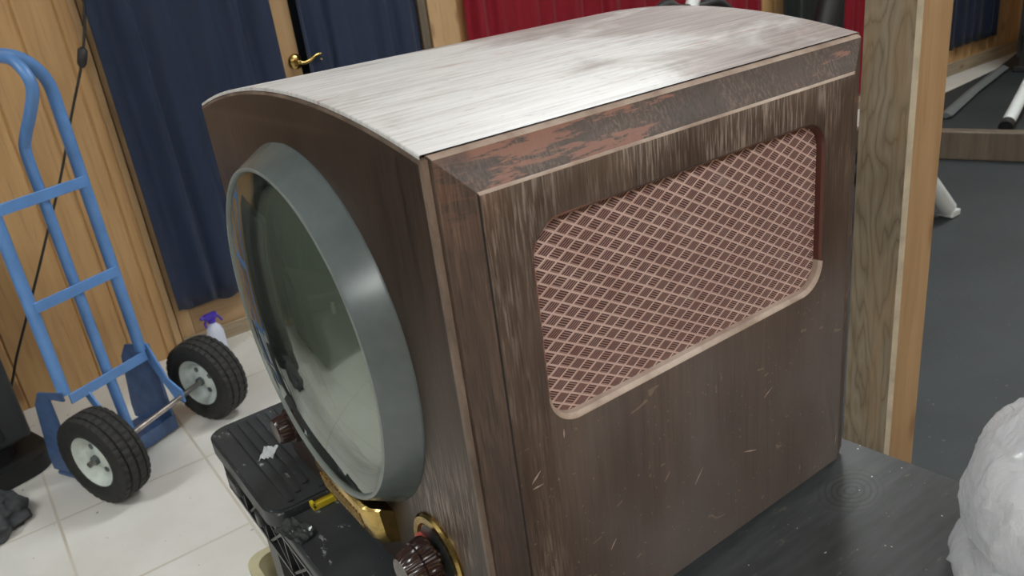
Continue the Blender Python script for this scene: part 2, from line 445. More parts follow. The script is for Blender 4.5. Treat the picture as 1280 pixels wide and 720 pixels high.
# ------------------------------------------------------------------ room
RX0, RX1, RY0, RY1, RZ = -3.6, 7.4, -2.6, 3.0, 2.6
bm = bmesh.new(); box(bm, RX0-.1, RX1+.1, RY0-.1, RY1+.14, -.1, 0); struct(obj('floor', bm, M['tile']))
bm = bmesh.new(); box(bm, RX0-.1, RX1+.1, RY0-.1, RY1+.14, RZ, RZ+.1); struct(obj('ceiling', bm, M['plaster']))

def boards(bm, x0, x1, z0, z1, y, pl=.118, th=.02, face=-1):
    """vertical tongue-and-groove boards with a real V groove between them"""
    k = math.floor((x0+20)/pl)
    while True:
        a = k*pl-20; b = a+pl; k += 1
        a2, b2 = max(a, x0), min(b, x1)
        if a2 >= x1-1e-4: break
        if b2-a2 < .004: continue
        g = .006
        poly = [(a2, y+th), (a2, y+.006), (a2+g if a2 == a else a2, y), (b2-g if b2 == b else b2, y), (b2, y+.006), (b2, y+th)]
        if a2 != a: poly = [(a2, y+th), (a2, y), (b2-g if b2 == b else b2, y), (b2, y+.006), (b2, y+th)] if b2 == b else [(a2, y+th), (a2, y), (b2, y), (b2, y+th)]
        elif b2 != b: poly = [(a2, y+th), (a2, y+.006), (a2+g, y), (b2, y), (b2, y+th)]
        prism(bm, poly, z0, z1)
bm = bmesh.new()
DH = 2.05
boards(bm, RX0, .475, 0, RZ, RY1)
boards(bm, .475, 1.77, DH, RZ, RY1)
boards(bm, 1.77, RX1, 0, RZ, RY1)
box(bm, RX0-.1, .475, RY1+.02, RY1+.14, 0, RZ); box(bm, 1.77, RX1+.1, RY1+.02, RY1+.14, 0, RZ); box(bm, .475, 1.77, RY1+.02, RY1+.14, DH, RZ)
struct(obj('wall_back', bm, M['pine_wall']))
def rot_boards(name, length, mx):
    bm = bmesh.new(); boards(bm, 0, length, 0, RZ, 0); box(bm, 0, length, .02, .1, 0, RZ)
    o = struct(obj(name, bm, M['pine_wall'])); o.matrix_world = mx; return o
bm = bmesh.new(); box(bm, RX0-.1, RX0, RY0, RY1, 0, RZ); struct(obj('wall_left', bm, simple('wall darkened for glass reflection', (.05, .06, .055), .6, nscale=3, namp=.1)))  # unseen wall, coloured dark to stand in for the dim mirrored room
rot_boards('wall_right', RY1-RY0, Matrix.Translation((RX1, RY1, 0)) @ Matrix.Rotation(-PI/2, 4, 'Z'))
rot_boards('wall_front', RX1-RX0, Matrix.Translation((RX1, RY0, 0)) @ Matrix.Rotation(PI, 4, 'Z'))
# a dark window with a pale frame in the left wall (seen only as a reflection in the glass)
w = bpy.data.objects.new('window_1', None); COL.objects.link(w); struct(w); w.location = (RX0, .9, 1.45)
bm = bmesh.new()
for a in ((-.5, -.43, -.4, .4), (.43, .5, -.4, .4), (-.5, .5, -.4, -.33), (-.5, .5, .33, .4)): box(bm, .0, .03, a[0], a[1], a[2], a[3], .004)
obj('window_frame', bm, M['white_metal'], w)
bm = bmesh.new(); box(bm, .002, .010, -.43, .43, -.33, .33); obj('window_pane', bm, M['dark_void'], w)

# door opening: two glazed leaves of a pine french door
def door_leaf(name, x0, x1, wl, wr, handle=False, railtop=.30):
    d = bpy.data.objects.new(name, None); COL.objects.link(d); struct(d); d.location = ((x0+x1)/2, RY1+.02, 0)
    ox = (x0+x1)/2
    bm = bmesh.new(); box(bm, x0-ox, x0-ox+wl, -.02, .02, .01, DH-.04, .003); obj('door_stile', bm, M['pine_trim'], d)
    bm = bmesh.new(); box(bm, x1-ox-wr, x1-ox, -.02, .02, .01, DH-.04, .003); obj('door_stile', bm, M['pine_trim'], d)
    bm = bmesh.new(); box(bm, x0-ox+wl, x1-ox-wr, -.018, .02, .01, railtop, .003); obj('door_rail', bm, M['pine_rail'], d)
    bm = bmesh.new(); box(bm, x0-ox+wl, x1-ox-wr, -.018, .02, DH-.15, DH-.04, .003); obj('door_rail', bm, M['pine_rail'], d)
    bm = bmesh.new(); box(bm, x0-ox+wl, x1-ox-wr, .0, .006, railtop, DH-.15); obj('door_pane', bm, M['dark_void'], d)
    return d
door_leaf('door_1', .48, 1.088, .05, .03)
d2 = door_leaf('door_2', 1.092, 1.688, .075, .05)
# brass lever handle on the stile of door_2
hx, hz = 1.146-(1.092+1.688)/2, .952
bm = bmesh.new(); lathe(bm, [(-.020, .028), (-.026, .028), (-.034, .020), (-.036, .012), (-.06, .010), (-.066, .006), (-.068, 0)], 24, 'y', (hx, 0, hz))
lev = obj('door_handle', bm, M['brass'], d2, 40)
bm = bmesh.new()
tube(bm, catmull([(hx, -.058, hz), (hx+.02, -.062, hz-.006), (hx+.045, -.062, hz+.001), (hx+.068, -.062, hz+.012), (hx+.088, -.062, hz+.014), (hx+.098, -.062, hz+.003), (hx+.090, -.062, hz-.006), (hx+.083, -.062, hz)], 6), [.007]*20+[.006]*20+[.005]*3, 10)
obj('lever', bm, M['brass'], lev, 50)
# casing right of the doors, narrow stops, head
bm = bmesh.new(); box(bm, 1.69, 1.725, RY1-.018, RY1+.06, 0, DH+.05, .004); struct(obj('trim_1', bm, M['rail_wood']))
bm = bmesh.new(); box(bm, 1.732, 1.868, RY1-.022, RY1-.001, 0, DH+.09, .004); struct(obj('trim_2', bm, M['pine_trim']))
bm = bmesh.new(); box(bm, .40, 1.73, RY1-.024, RY1-.001, DH+.0, DH+.10, .004); struct(obj('trim_3', bm, M['pine_rail']))
bm = bmesh.new(); box(bm, .452, .476, RY1-.012, RY1+.04, 0, DH, .003); struct(obj('trim_4', bm, M['pine_trim']))
bm = bmesh.new(); box(bm, .48, 1.688, RY1-.016, RY1-.001, 0.0, .058, .004); struct(obj('baseboard_door', bm, M['base_grime']))
bm = bmesh.new(); box(bm, 1.87, RX1, RY1-.02, RY1-.001, 0.0, .09, .004); struct(obj('baseboard_back', bm, M['base_grime']))

def curtain(name, x0, x1, z0, z1, y, mat, folds, amp, label, group=None, seed=0, slope=0):
    rnd = random.Random(seed); nx, nz = int((x1-x0)*130), 24
    ph = [rnd.uniform(0, 6.28) for _ in range(4)]
    bm = bmesh.new(); g = []
    for j in range(nz+1):
        zt = j/nz; row = []
        for i in range(nx+1):
            u = i/nx; xx = x0+(x1-x0)*u
            a = u*folds*2*PI
            wv = math.sin(a+ph[0]+.9*math.sin(a*.37+ph[1])+.25*zt)+.16*math.sin(a*2.3+ph[2]+zt*.8)+.25*math.sin(a*.5+ph[3])
            am = amp*(.75+.25*math.sin(zt*3+a*.2))
            z = z0+(z1-z0)*zt+(slope*u*(1-zt))+(.008*math.sin(a+1) if j == 0 else 0)
            row.append(bm.verts.new((xx+amp*.25*math.cos(a), y-abs(amp)*1.3-am*wv*.6, z)))
        g.append(row)
    for j in range(nz):
        for i in range(nx): bm.faces.new((g[j][i], g[j][i+1], g[j+1][i+1], g[j+1][i]))
    # turned hem: a slightly thicker band along the bottom
    r = bmesh.ops.solidify(bm, geom=bm.faces[:], thickness=.0025)
    o = obj(name, bm, mat, None, 180)
    return tag(o, label, 'curtain', group)
curtain('curtain', .482, 1.080, .175, 1.95, RY1-.006, M['navy'], 5.2, .026, 'navy curtain left of the brass lever handle, hanging to near the floor', seed=3)
curtain('curtain', 1.172, 1.680, .175, 1.95, RY1-.006, M['navy'], 5.5, .024, 'navy curtain right of the brass lever handle, above the cabinet top', seed=12)
curtain('curtain', 1.875, 3.775, .12, 2.2, RY1-.01, M['red'], 15, .034, 'long red velvet curtain across the wall behind the television cabinet', seed=5)
curtain('curtain', 3.93, 4.50, .30, 2.2, RY1-.02, M['blackcloth'], 4, .03, 'black green cloth hanging beside the right end of the red curtain', seed=8)
curtain('curtain', 4.53, 4.86, .12, 2.2, RY1-.01, M['red'], 4, .025, 'narrow strip of dark red curtain just left of the timber post', seed=9)
curtain('curtain', 5.60, 6.46, .205, 2.2, RY1-.01, M['navy_far'], 7, .028, 'short dark navy curtain seen right of the timber post', seed=11)

curtain('curtain', -3.4, -.50, .06, 2.2, RY1-.01, M['blackcloth'], 18, .03, 'unseen black green cloth added along the wall to darken the round television glass', seed=21)  # added out of frame so the porthole mirrors something dark
t = thing('added_trunk', 'unseen low black trunk added to darken the reflection in the round television glass', 'trunk', (-1.75, 2.45, 0))  # added unseen block, hides the bright floor from the porthole reflection
bm = bmesh.new(); box(bm, -1.0, .85, -.30, .30, .03, .40, .02, seg=3); obj('added_trunk_body', bm, M['black_matte'], t, 40)
bm = bmesh.new(); box(bm, -1.01, .86, -.31, .31, .405, .50, .025, seg=3); obj('lid', bm, M['black_matte'], t, 40)
for a in (-.6, .45):
    bm = bmesh.new(); box(bm, a-.03, a+.03, -.322, -.300, .36, .44, .004); obj('clasp', bm, M['steel'], t)
for a in ((-.9, -.22), (-.9, .22), (.75, -.22), (.75, .22)):
    bm = bmesh.new(); lathe(bm, [(0, .03), (.03, .035)], 16, 'z', (a[0], a[1], 0)); obj('foot', bm, M['black_matte'], t)
# ceiling lights (out of frame above; the dim one is an added fill for the cabinet side)
def ceiling_light(x, y, lx, ly, label, lamp='lamp'):
    t = thing('ceiling_light', label, 'light', (x, y, RZ), 0, 'ceiling lights')
    bm = bmesh.new()
    for a in ((-lx/2-.02, -lx/2, -ly/2-.02, ly/2+.02), (lx/2, lx/2+.02, -ly/2-.02, ly/2+.02), (-lx/2, lx/2, -ly/2-.02, -ly/2), (-lx/2, lx/2, ly/2, ly/2+.02)):
        box(bm, a[0], a[1], a[2], a[3], -.05, 0, .002)
    obj('frame', bm, M['white_metal'], t)
    bm = bmesh.new(); box(bm, -lx/2, lx/2, -ly/2, ly/2, -.04, -.01); obj('diffuser', bm, M[lamp], t)
for i, (x, y) in enumerate([(-1.6, 1.5), (1.9, 1.6), (4.9, 1.6), (-1.2, -1.2), (1.9, -1.2), (4.9, -1.2), (.35, -.95)]):
    ceiling_light(x, y, 1.2, .3, ['ceiling light nearest the hand truck', 'ceiling light before the red curtain', 'ceiling light over the far black mat',
        'ceiling light behind the camera on the left', 'ceiling light to the right of the camera', 'ceiling light at the far right end', 'added fill light on the camera side, brightening the television cabinet'][i], 'lamp_fill' if i == 6 else 'lamp')

# ------------------------------------------------------------------ black rubber mat, timber rail, bits beyond the post
bm = bmesh.new()
prism(bm, [(.98, -2.55), (7.35, -2.55), (7.35, 2.95), (6.76, 2.93), (6.16, 2.79), (5.3, 2.72), (.98, 2.35)], .0, .012)
tag(obj('rubber_mat', bm, M['rubber']), 'large charcoal rubber mat covering the floor right of the timber post', 'mat')
bm = bmesh.new(); box(bm, -.035, .035, -1.9, 1.1, 0, .14, .006)
o = obj('timber_rail', bm, M['rail_wood'], loc=(4.06, 1.83, .012)); o.rotation_euler = (0, 0, math.radians(20))
tag(o, 'low brown timber rail lying across the black mat', 'timber')
# post
t = thing('timber_post', 'square weathered timber post with orange side face behind the television cabinet', 'post', (1.2445, .7015, 0))
bm = bmesh.new(); c = .0065; h = .0445
poly = [(-h, h), (-h, -h+c), (-h+c, -h), (h, -h), (h, h)]
lo = [bm.verts.new((x, y, .012)) for x, y in poly]; hi = [bm.verts.new((x, y, RZ)) for x, y in poly]
mi = [0, 1, 2, 0, 0]
for i in range(5):
    f = bm.faces.new((lo[i], lo[(i+1) % 5], hi[(i+1) % 5], hi[i])); f.material_index = mi[i]
bm.faces.new(lo[::-1]); bm.faces.new(hi)
obj('shaft', bm, [M['post_face'], M['post_corner'], M['pine_side']], t)

def leg_tube(p, q, r, mat, parent, foot=True, name='leg'):
    p, q = Vector(p), Vector(q); bm = bmesh.new()
    tube(bm, [p+(q-p).normalized()*.022, q], r, 16)
    o = obj(name, bm, mat, parent, 50)
    if foot:
        bm = bmesh.new(); d = (p-q).normalized(); h = Vector((d.x, d.y, 0)).normalized()
        box(bm, p.x-.03, p.x+.035, p.y-.03, p.y+.03, p.z-.0195, p.z+.006, .004); obj('foot', bm, mat, o)
    return o
# white stand whose foot shows right of the post
t = thing('metal_stand', 'white tubular metal stand with one leg splayed right beyond the timber post', 'stand', (2.776, 1.643, .012))
ap = Vector((0, 0, .52))
for q in ((.45, -.06, .024), (.13, -.02, .024), (.75, .36, .024)): leg_tube(q, ap, .036, M['white_metal'], t)
bm = bmesh.new(); lathe(bm, [(.49, .05), (.56, .05), (.57, .04)], 24, 'z'); obj('hub', bm, M['white_metal'], t, 40)
# white-legged bench behind the cabinet top
t = thing('exercise_bench', 'white framed bench with black foam roller peeking over the cabinet top', 'bench', (2.50, 2.3, .012))
bm = bmesh.new(); tube(bm, [(-.35, 0, .03), (0, 0, .9), (.22, 0, 1.35)], .027, 14); tube(bm, [(-.35, -.25, .03), (-.35, .25, .03)], .025, 12); tube(bm, [(.45, -.25, .03), (.45, .25, .03)], .025, 12)
tube(bm, [(-.35, 0, .05), (.45, 0, .05)], .022, 12); obj('frame', bm, M['white_metal'], t, 50)
bm = bmesh.new(); tube(bm, catmull([(-.21, 0, .925), (-.12, 0, .958), (-.05, 0, .93), (.06, 0, .925), (.16, 0, .93), (.24, 0, .88)], 5), .022, 14); obj('foam_roller', bm, M['black_matte'], t, 50)
# black machine uprights: slanted one left of post, and at right picture edge
t = thing('weight_machine', 'black slanted machine upright with white knob, just left of the timber post', 'machine', (3.25, 2.35, .012))
bm = bmesh.new(); tube(bm, [(-.10, 0, .03), (.22, .0, .75), (.55, 0, 1.5)], .055, 14); box(bm, -.15, .5, -.05, .05, 0, .06, .006); box(bm, .15, .25, -.3, .3, 0, .06, .006)
obj('frame', bm, M['black_matte'], t, 50)
bm = bmesh.new(); bmesh.ops.create_uvsphere(bm, u_segments=16, v_segments=10, radius=.03, matrix=Matrix.Translation((.02, -.06, .58))); tube(bm, [(.02, -.06, .58), (.13, -.01, .58)], .01, 8); obj('knob', bm, M['white_metal'], t, 60)
t = thing('weight_rack', 'black metal rack standing at the right edge on the far mat', 'rack', (6.14, 2.60, .012), math.radians(10))
bm = bmesh.new(); box(bm, -.04, .04, -.03, .03, 0, 1.6, .006); box(bm, .5, .58, -.03, .03, 0, 1.6, .006); obj('upright', bm, M['black_matte'], t)
bm = bmesh.new(); box(bm, -.1, .64, -.2, .02, .25, .32, .006); box(bm, -.1, .64, -.2, .02, .75, .82, .006); box(bm, -.04, .58, .03, .05, .1, 1.5); obj('shelf', bm, M['black_matte'], t)
bm = bmesh.new(); box(bm, -.06, .64, -.3, .06, 0, .04, .006); obj('base', bm, M['black_matte'], t)
# grey bar and pale capped tube lying on the mat
bm = bmesh.new(); tube(bm, [(4.70, 2.38, .035), (5.35, 2.55, .035), (6.1, 2.72, .035)], .035, 4, squash=.5); tag(obj('steel_bar', bm, M['grey_metal']), 'grey flat steel bar lying on the mat beyond the timber rail', 'bar')
t = thing('pipe', 'pale metal pipe with black end cap at the right picture edge', 'pipe', (4.53, 1.965, .012))
bm = bmesh.new(); tube(bm, [(.58, .15, .23), (.60, .16, .01)], .02, 12); tube(bm, [(0, 0, .06), (.62, .16, .20)], .032, 16); obj('tube_body', bm, M['white_metal'], t, 50)
bm = bmesh.new(); tube(bm, [(-.045, -.011, .047), (.0, 0, .06)], .036, 16); obj('end_cap', bm, M['black_matte'], t, 50)

# ------------------------------------------------------------------ hand truck
t = thing('hand_truck', 'blue steel hand truck with two black rubber wheels leaning by the pine wall', 'hand truck', (.236, 2.322, 0), math.atan2(.455, .89))
SL, SR, D = -.160, .098, .11
bm = bmesh.new(); rc = .115
path = [(SL, D, .285), (SL, D, 1.165-rc)]
for k in range(1, 9):
    a = PI/2*k/8; path.append((SL+rc-rc*math.cos(a), D, 1.165-rc+rc*math.sin(a)))
for k in range(0, 9):
    a = PI/2*k/8; path.append((SR-rc+rc*math.sin(a), D, 1.165-rc+rc*math.cos(a)))
path += [(SR, D, .285)]
tube(bm, path, .0165, 14); obj('frame', bm, M['blue'], t, 50)
bm = bmesh.new()
tube(bm, [(-.022, .105, .03), (-.022, .112, .3)]+catmull([(-.022, .117, .80), (-.022, .118, .92), (-.022, .095, .965), (-.022, .050, 1.015), (-.022, .004, 1.075), (-.022, .004, 1.115), (-.022, .035, 1.150), (-.022, .075, 1.160), (-.022, .105, 1.160)], 6), .0145, 14)
obj('loop_handle', bm, M['blue'], t, 50)
for zz in (.812, .545, .270):
    bm = bmesh.new(); box(bm, SL, SR, D-.020, D-.014, zz-.015, zz+.015, .002); obj('crossbar', bm, M['blue'], t)
for s in (SL-.018, SR+.016):
    bm = bmesh.new()
    e = .158 if s < 0 else .085
    prism(bm, [(e, .016), (.27, .016), (.27, .06), (.235, .24), (.20, .285), (.09, .30), (.09, .275), (e, .272)], s-.003, s+.003, T=lambda a, b, c: (c, a, b))
    obj('side_plate', bm, M['blue_dark'], t)
bm = bmesh.new(); box(bm, SL+.03, SR+.02, .087, .175, .006, .016, .002); box(bm, SL+.065, SR+.02, .081, .087, .006, .05, .001); box(bm, SL-.02, SL+.05, .155, .195, .006, .016, .002); box(bm, SL-.025, SL+.05, .155, .25, .004, .014, .002); box(bm, SR-.05, SR+.03, .15, .26, .004, .014, .002)
obj('toe_plate', bm, M['blue_dark'], t)
WR = .133; WD = .018
for s0, s in ((SL, SL+.056), (SR, SR+.012)):
    bm = bmesh.new()
    d = .006
    tp = .272 if s0 < 0 else .31
    pts = [(D+.005, tp), (D-.02, tp-.010), (WD+.03, .19), (WD-.018, .155), (WD-.018, .115), (WD+.018, .115), (WD+.05, .17), (D+.01, .262)]
    prism(bm, pts, s-.003, s+.003, T=lambda a, b, c: (c, a, b)); obj('axle_bracket', bm, M['blue'], t)
bm = bmesh.new(); tube(bm, [(-.240, -.0250, WR), (.25, .024, WR)], .0085, 14); obj('axle', bm, M['steel'], t, 50)
def make_wheel(x, WD):
    n = 132; hw = .042; R = WR; bm = bmesh.new()
    K = WR/.1222
    prof = [(-.026, .066), (-.036, .073), (-.0415, .088), (-.041, .104), (-.036, .1145), (-.0355, .1180), (-.026, .1205), (-.0245, .1205), (-.023, .1170), (-.021, .1170), (-.0195, .1218), (-.003, .1222), (-.0015, .1185), (.0015, .1185), (.003, .1222), (.0195, .1218), (.021, .1170), (.023, .1170), (.0245, .1205), (.026, .1205), (.0355, .1180), (.036, .1145), (.041, .104), (.0415, .088), (.036, .073), (.026, .066)]
    prof = [(a*1.14, b*K) for a, b in prof]
    def rf(j, k, r):
        if 5 <= j <= 20:
            blk = 0 if j <= 8 else 1 if j <= 12 else 2 if j <= 15 else 3
            if (k+blk*2) % 4 == 0: return r-.0035
        return r
    lathe(bm, prof, n, 'x', (0, 0, 0), rf, closed=True)
    ty = obj('wheel', bm, M['tyre'], t, 35, loc=(x, WD, WR))
    bm = bmesh.new()
    prof = [(-.020, 0), (-.0205, .012), (-.020, .020), (-.014, .028), (-.012, .046), (-.018, .058), (-.030, .064), (-.034, .070), (-.030, .072), (.030, .072), (.034, .070), (.030, .064), (.018, .058), (.012, .046), (.014, .028), (.020, .020), (.0205, .012), (.020, 0)]
    prof = [(a*1.14, b*K) for a, b in prof]
    lathe(bm, prof, 48, 'x'); rim = obj('rim', bm, M['rim'], ty, 40)
    for k in range(4):
        a = PI/4+k*PI/2+.3; bm = bmesh.new()
        lathe(bm, [(-.0170, 0), (-.0170, .0085), (-.008, .0085), (-.008, 0)], 14, 'x', (0, .037*math.cos(a), .037*math.sin(a)))
        obj('bolt', bm, M['rim_hole'], ty, 40)
    bm = bmesh.new(); lathe(bm, [(-.036, 0), (-.036, .010), (-.032, .014), (.032, .014), (.036, .010), (.036, 0)], 20, 'x'); obj('hub', bm, M['rim_hole'], ty, 40)
make_wheel(-.190, -.020); make_wheel(.224, .022)

# ------------------------------------------------------------------ left things
t = thing('equipment_case', 'tall matt black plastic case on a low black base at the left edge', 'case', (-.335, 2.64, 0), math.radians(18))
bm = bmesh.new(); vs = box(bm, -.26, .235, -.16, .17, .10, .78, .02, seg=3); obj('shell', bm, simple('dark grey case plastic', (.034, .039, .040), .5, nscale=10, namp=.15), t, 40)
bm = bmesh.new()
box(bm, -.25, .16, -.17, -.155, .13, .24, .008)
for k in range(5): box(bm, -.2, .12, -.178, -.166, .14+k*.02, .15+k*.02, .002)
obj('vent', bm, M['black_matte'], t)
bm = bmesh.new(); prism(bm, rrect(-.24, .27, -.20, .20, .09, 8), .002, .055); obj('base', bm, M['black_matte'], t, 40)
bm = bmesh.new(); prism(bm, rrect(-.20, .19, -.13, .13, .05, 6), .055, .10); obj('collar', bm, M['black_pl'], t, 40)

bm = bmesh.new(); bmesh.ops.create_icosphere(bm, subdivisions=5, radius=1)
for v in bm.verts:
    n = v.co.normalized(); f = 1+.20*noise.noise(n*2.3)+.10*noise.noise(n*6)-.08*abs(noise.noise(n*4+Vector((3, 1, 2))))
    v.co = Vector((n.x*.135*f, n.y*.115*f, max(n.z, -.35)*.065*f+.023))
o = obj('work_cloth', bm, M['cloth_grey'], None, 180, loc=(-.275, 2.325, .0)); tag(o, 'crumpled charcoal grey cloth on the white tiles at the left edge', 'cloth')
# cable with inline connector
t = thing('power_cable', 'thin black cable with inline plug hanging down the pine wall', 'cable', (-.034, 2.915, .223))
P = [(.60, 2.10), (.575, 1.62), (.490, 1.258), (.437, 1.099), (.352, .93), (.266, .754), (.18, .60), (.102, .461), (.03, .335), (-.034, .223), (-.10, .10), (-.2, .012)]
bm = bmesh.new(); tube(bm, catmull([(a+.034, 0, b-.223) for a, b in P], 4), .0042, 8); obj('cord', bm, M['cable'], t, 60)
bm = bmesh.new(); a, b = Vector((.446+.034, 0, 1.125-.223)), Vector((.424+.034, 0, 1.065-.223))
tube(bm, [a, a.lerp(b, .15), a.lerp(b, .8), b], [.006, .015, .014, .006], 12); obj('plug', bm, M['cable'], t, 50)
bm = bmesh.new(); tube(bm, [(.60+.034, .0, 2.10-.223), (.60+.034, .065, 2.10-.223)], .004, 8); obj('hook', bm, M['steel'], t)
# spray bottle
t = thing('spray_bottle', 'white spray bottle with purple trigger head on the floor behind the far wheel', 'bottle', (.575, 2.88, 0), math.radians(15)); t.scale = (.88, .88, .88)
bm = bmesh.new(); lathe(bm, [(0, .032), (.01, .035), (.10, .035), (.125, .028), (.14, .014), (.15, .013)], 28, 'z'); obj('body', bm, M['bottle'], t, 40)
bm = bmesh.new(); lathe(bm, [(.145, .017), (.160, .017), (.162, .013)], 20, 'z'); box(bm, -.030, .026, -.012, .012, .160, .186, .005)
tube(bm, [(-.022, 0, .176), (-.045, 0, .176)], .008, 10)
tube(bm, catmull([(.022, 0, .170), (.035, -.0, .155), (.045, 0, .135)], 4), .005, 8); tube(bm, catmull([(-.018, 0, .165), (-.032, 0, .150), (-.030, 0, .132)], 4), .005, 8)
obj('trigger_head', bm, M['purple'], t, 40)
# cream tub
t = thing('plastic_tub', 'cream plastic open tub on the tiles under the black work table', 'tub', (.37, 1.17, 0))
bm = bmesh.new()
def ringloop(bm, lp, z): return [bm.verts.new((x, y, z)) for x, y in lp]
L_ = [ringloop(bm, rrect(-.13, .13, -.10, .10, .03), .0), ringloop(bm, rrect(-.165, .165, -.118, .118, .03), .285), ringloop(bm, rrect(-.178, .178, -.130, .130, .035), .287), ringloop(bm, rrect(-.178, .178, -.130, .130, .035), .300), ringloop(bm, rrect(-.162, .162, -.113, .113, .03), .300), ringloop(bm, rrect(-.128, .128, -.097, .097, .03), .005)]
for a, b in zip(L_, L_[1:]):
    for i in range(len(a)): bm.faces.new((a[i], a[(i+1) % len(a)], b[(i+1) % len(a)], b[i]))
bm.faces.new(L_[0][::-1]); bm.faces.new(L_[-1]); obj('tub_body', bm, M['cream'], t, 40)

# ------------------------------------------------------------------ work table
TZ = .637
t = thing('work_table', 'black plastic folding work table with ribbed end and lattice side', 'table', (.50, .62, 0))
ox, oy = .50, .62
bm = bmesh.new()     # ribbed end block
x0, x1, y0, y1 = .180, .800, .905, 1.185
prism(bm, [(a-ox, b-oy) for a, b in rrect(x0, x1, y0, y1, .030, 6)], TZ-.026, TZ-.003)
prism(bm, [(a-ox, b-oy) for a, b in rrect(x0+.004, x1-.004, y0+.004, y1-.004, .027, 6)], TZ-.003, TZ-.0005)
for k in range(14):
    xa = x0+.030+k*.0150
    prism(bm, [(a-ox, b-oy) for a, b in rrect(xa, xa+.0085, y0+.012+(k % 3)*.012, y1-.018, .003, 3)], TZ-.0006, TZ+.0022)
obj('ribbed_end', bm, M['deck'], t, 40)
bm = bmesh.new(); box(bm, .188-ox, .800-ox, .02-oy, .903-oy, TZ-.036, TZ-.012, .004); obj('middle_deck', bm, M['deck'], t)
# skirt with real lattice on the long side and its lip
bm = bmesh.new()
def lattice(y0, y1, x, z0, z1, n):
    box(bm, x+.014, x+.018, y0, y1, z0, z1)
    box(bm, x-.001, x+.016, y0, y1, z1-.006, z1); box(bm, x-.001, x+.016, y0, y1, z0, z0+.006)
    for i in range(n+1):
        yy = y0+(y1-y0)*i/n; box(bm, x, x+.016, yy-.0022, yy+.0022, z0, z1)
        if i < n:
            ya, yb = yy, y0+(y1-y0)*(i+1)/n
            for (p, q) in (((ya, z0), (yb, z1)), ((ya, z1), (yb, z0))):
                dv = Vector((0, q[0]-p[0], q[1]-p[1])); nn = Vector((0, -dv.z, dv.y)).normalized()*.0018
                pts = [Vector((0, *p))+nn, Vector((0, *q))+nn, Vector((0, *q))-nn, Vector((0, *p))-nn]
                prism(bm, [(v_.y, v_.z) for v_ in pts], x+.001, x+.015, T=lambda a, b, c: (c, a, b))
lattice(.03-oy, 1.165-oy, .188-ox, TZ-.098, TZ-.030, 13)
box(bm, .79-ox, .80-ox, .03-oy, 1.165-oy, TZ-.098, TZ-.03); box(bm, .20-ox, .79-ox, 1.155-oy, 1.165-oy, TZ-.098, TZ-.03); box(bm, .20-ox, .79-ox, .03-oy, .04-oy, TZ-.098, TZ-.03)
obj('lattice_skirt', bm, M['black_pl'], t)
for la, lb in ((1.05, 1.10), (.96, .978)):
    bm = bmesh.new(); box(bm, .176-ox, .192-ox, la-oy, lb-oy, TZ-.050, TZ-.026, .004); obj('latch', bm, M['black_pl'], t)
for lx, ly, sy in ((.23, 1.10, 1), (.75, 1.10, 1), (.23, .10, -1), (.75, .10, -1)):
    bm = bmesh.new()
    prism(bm, [(-.03, 0), (.03, 0), (.022, TZ-.098), (-.022, TZ-.098)], -.02, .02, T=lambda a, b, c: (lx-ox+c, ly-oy+a, b))
    obj('leg', bm, M['black_pl'], t)
for zz in (.18,):
    for ly in (1.10, .10):
        bm = bmesh.new(); box(bm, .25-ox, .73-ox, ly-oy-.012, ly-oy+.012, zz, zz+.03, .003); obj('stretcher', bm, M['black_pl'], t)
bm = bmesh.new(); box(bm, .233-ox, .285-ox, .890-oy, .932-oy, TZ-.012, TZ-.008, .001)
for a in ((.233, .285, .890, .895), (.233, .285, .927, .932), (.233, .238, .890, .932)): box(bm, a[0]-ox, a[1]-ox, a[2]-oy, a[3]-oy, TZ-.009, TZ-.0035, .001)
ytab = obj('clamp_tab', bm, M['yellow'], t); ytab['label'] = 'yellow plastic tab'
bm = bmesh.new(); box(bm, .239-ox, .284-ox, .896-oy, .926-oy, TZ-.0082, TZ-.0074); o = obj('tab_recess', bm, M['amber'], ytab)
# crumpled clear tape on the deck
def scrap(name, c, sx, sy, h, mat, label, seed, cat, n=14, rot=0):
    bm = bmesh.new(); g = []
    for i in range(n+1):
        row = []
        for j in range(n+1):
            u, w_ = i/n-.5, j/n-.5
            q = Vector((u*6+seed, w_*6, seed)); z = h*(.5+noise.noise(q)*.9+.4*noise.noise(q*2.7))
            ex = 1+.22*noise.noise(Vector((seed, u*5, w_*5)))
            row.append(bm.verts.new((u*sx*ex, w_*sy*ex, max(z, 0)+.0003)))
        g.append(row)
    for i in range(n):
        for j in range(n): bm.faces.new((g[i][j], g[i+1][j], g[i+1][j+1], g[i][j+1]))
    bmesh.ops.solidify(bm, geom=bm.faces[:], thickness=.0004)
    o = obj(name, bm, mat, None, 60, loc=c); o.rotation_euler = (0, 0, rot); return tag(o, label, cat)
scrap('tape_scrap', (.198, .868, TZ-.012), .030, .050, .006, M['tape'], 'crumpled clear tape stuck on the work table edge by the yellow tab', 2.2, 'tape', rot=.25)
scrap('paper_scrap', (.232, 1.046, TZ+.0022), .020, .030, .003, M['white_tape'], 'small torn white sticker scrap on the ribbed end of the work table', 5.3, 'sticker', rot=-.6)

# plywood board
bm = bmesh.new()
prism(bm, [(.285, .05), (.855, .05), (.802, .56), (.800, .88), (.285, .88)], TZ-.012, TZ)
tag(obj('plywood_board', bm, M['board']), 'black painted plywood board with a ringed knot lying under the cabinet', 'board')

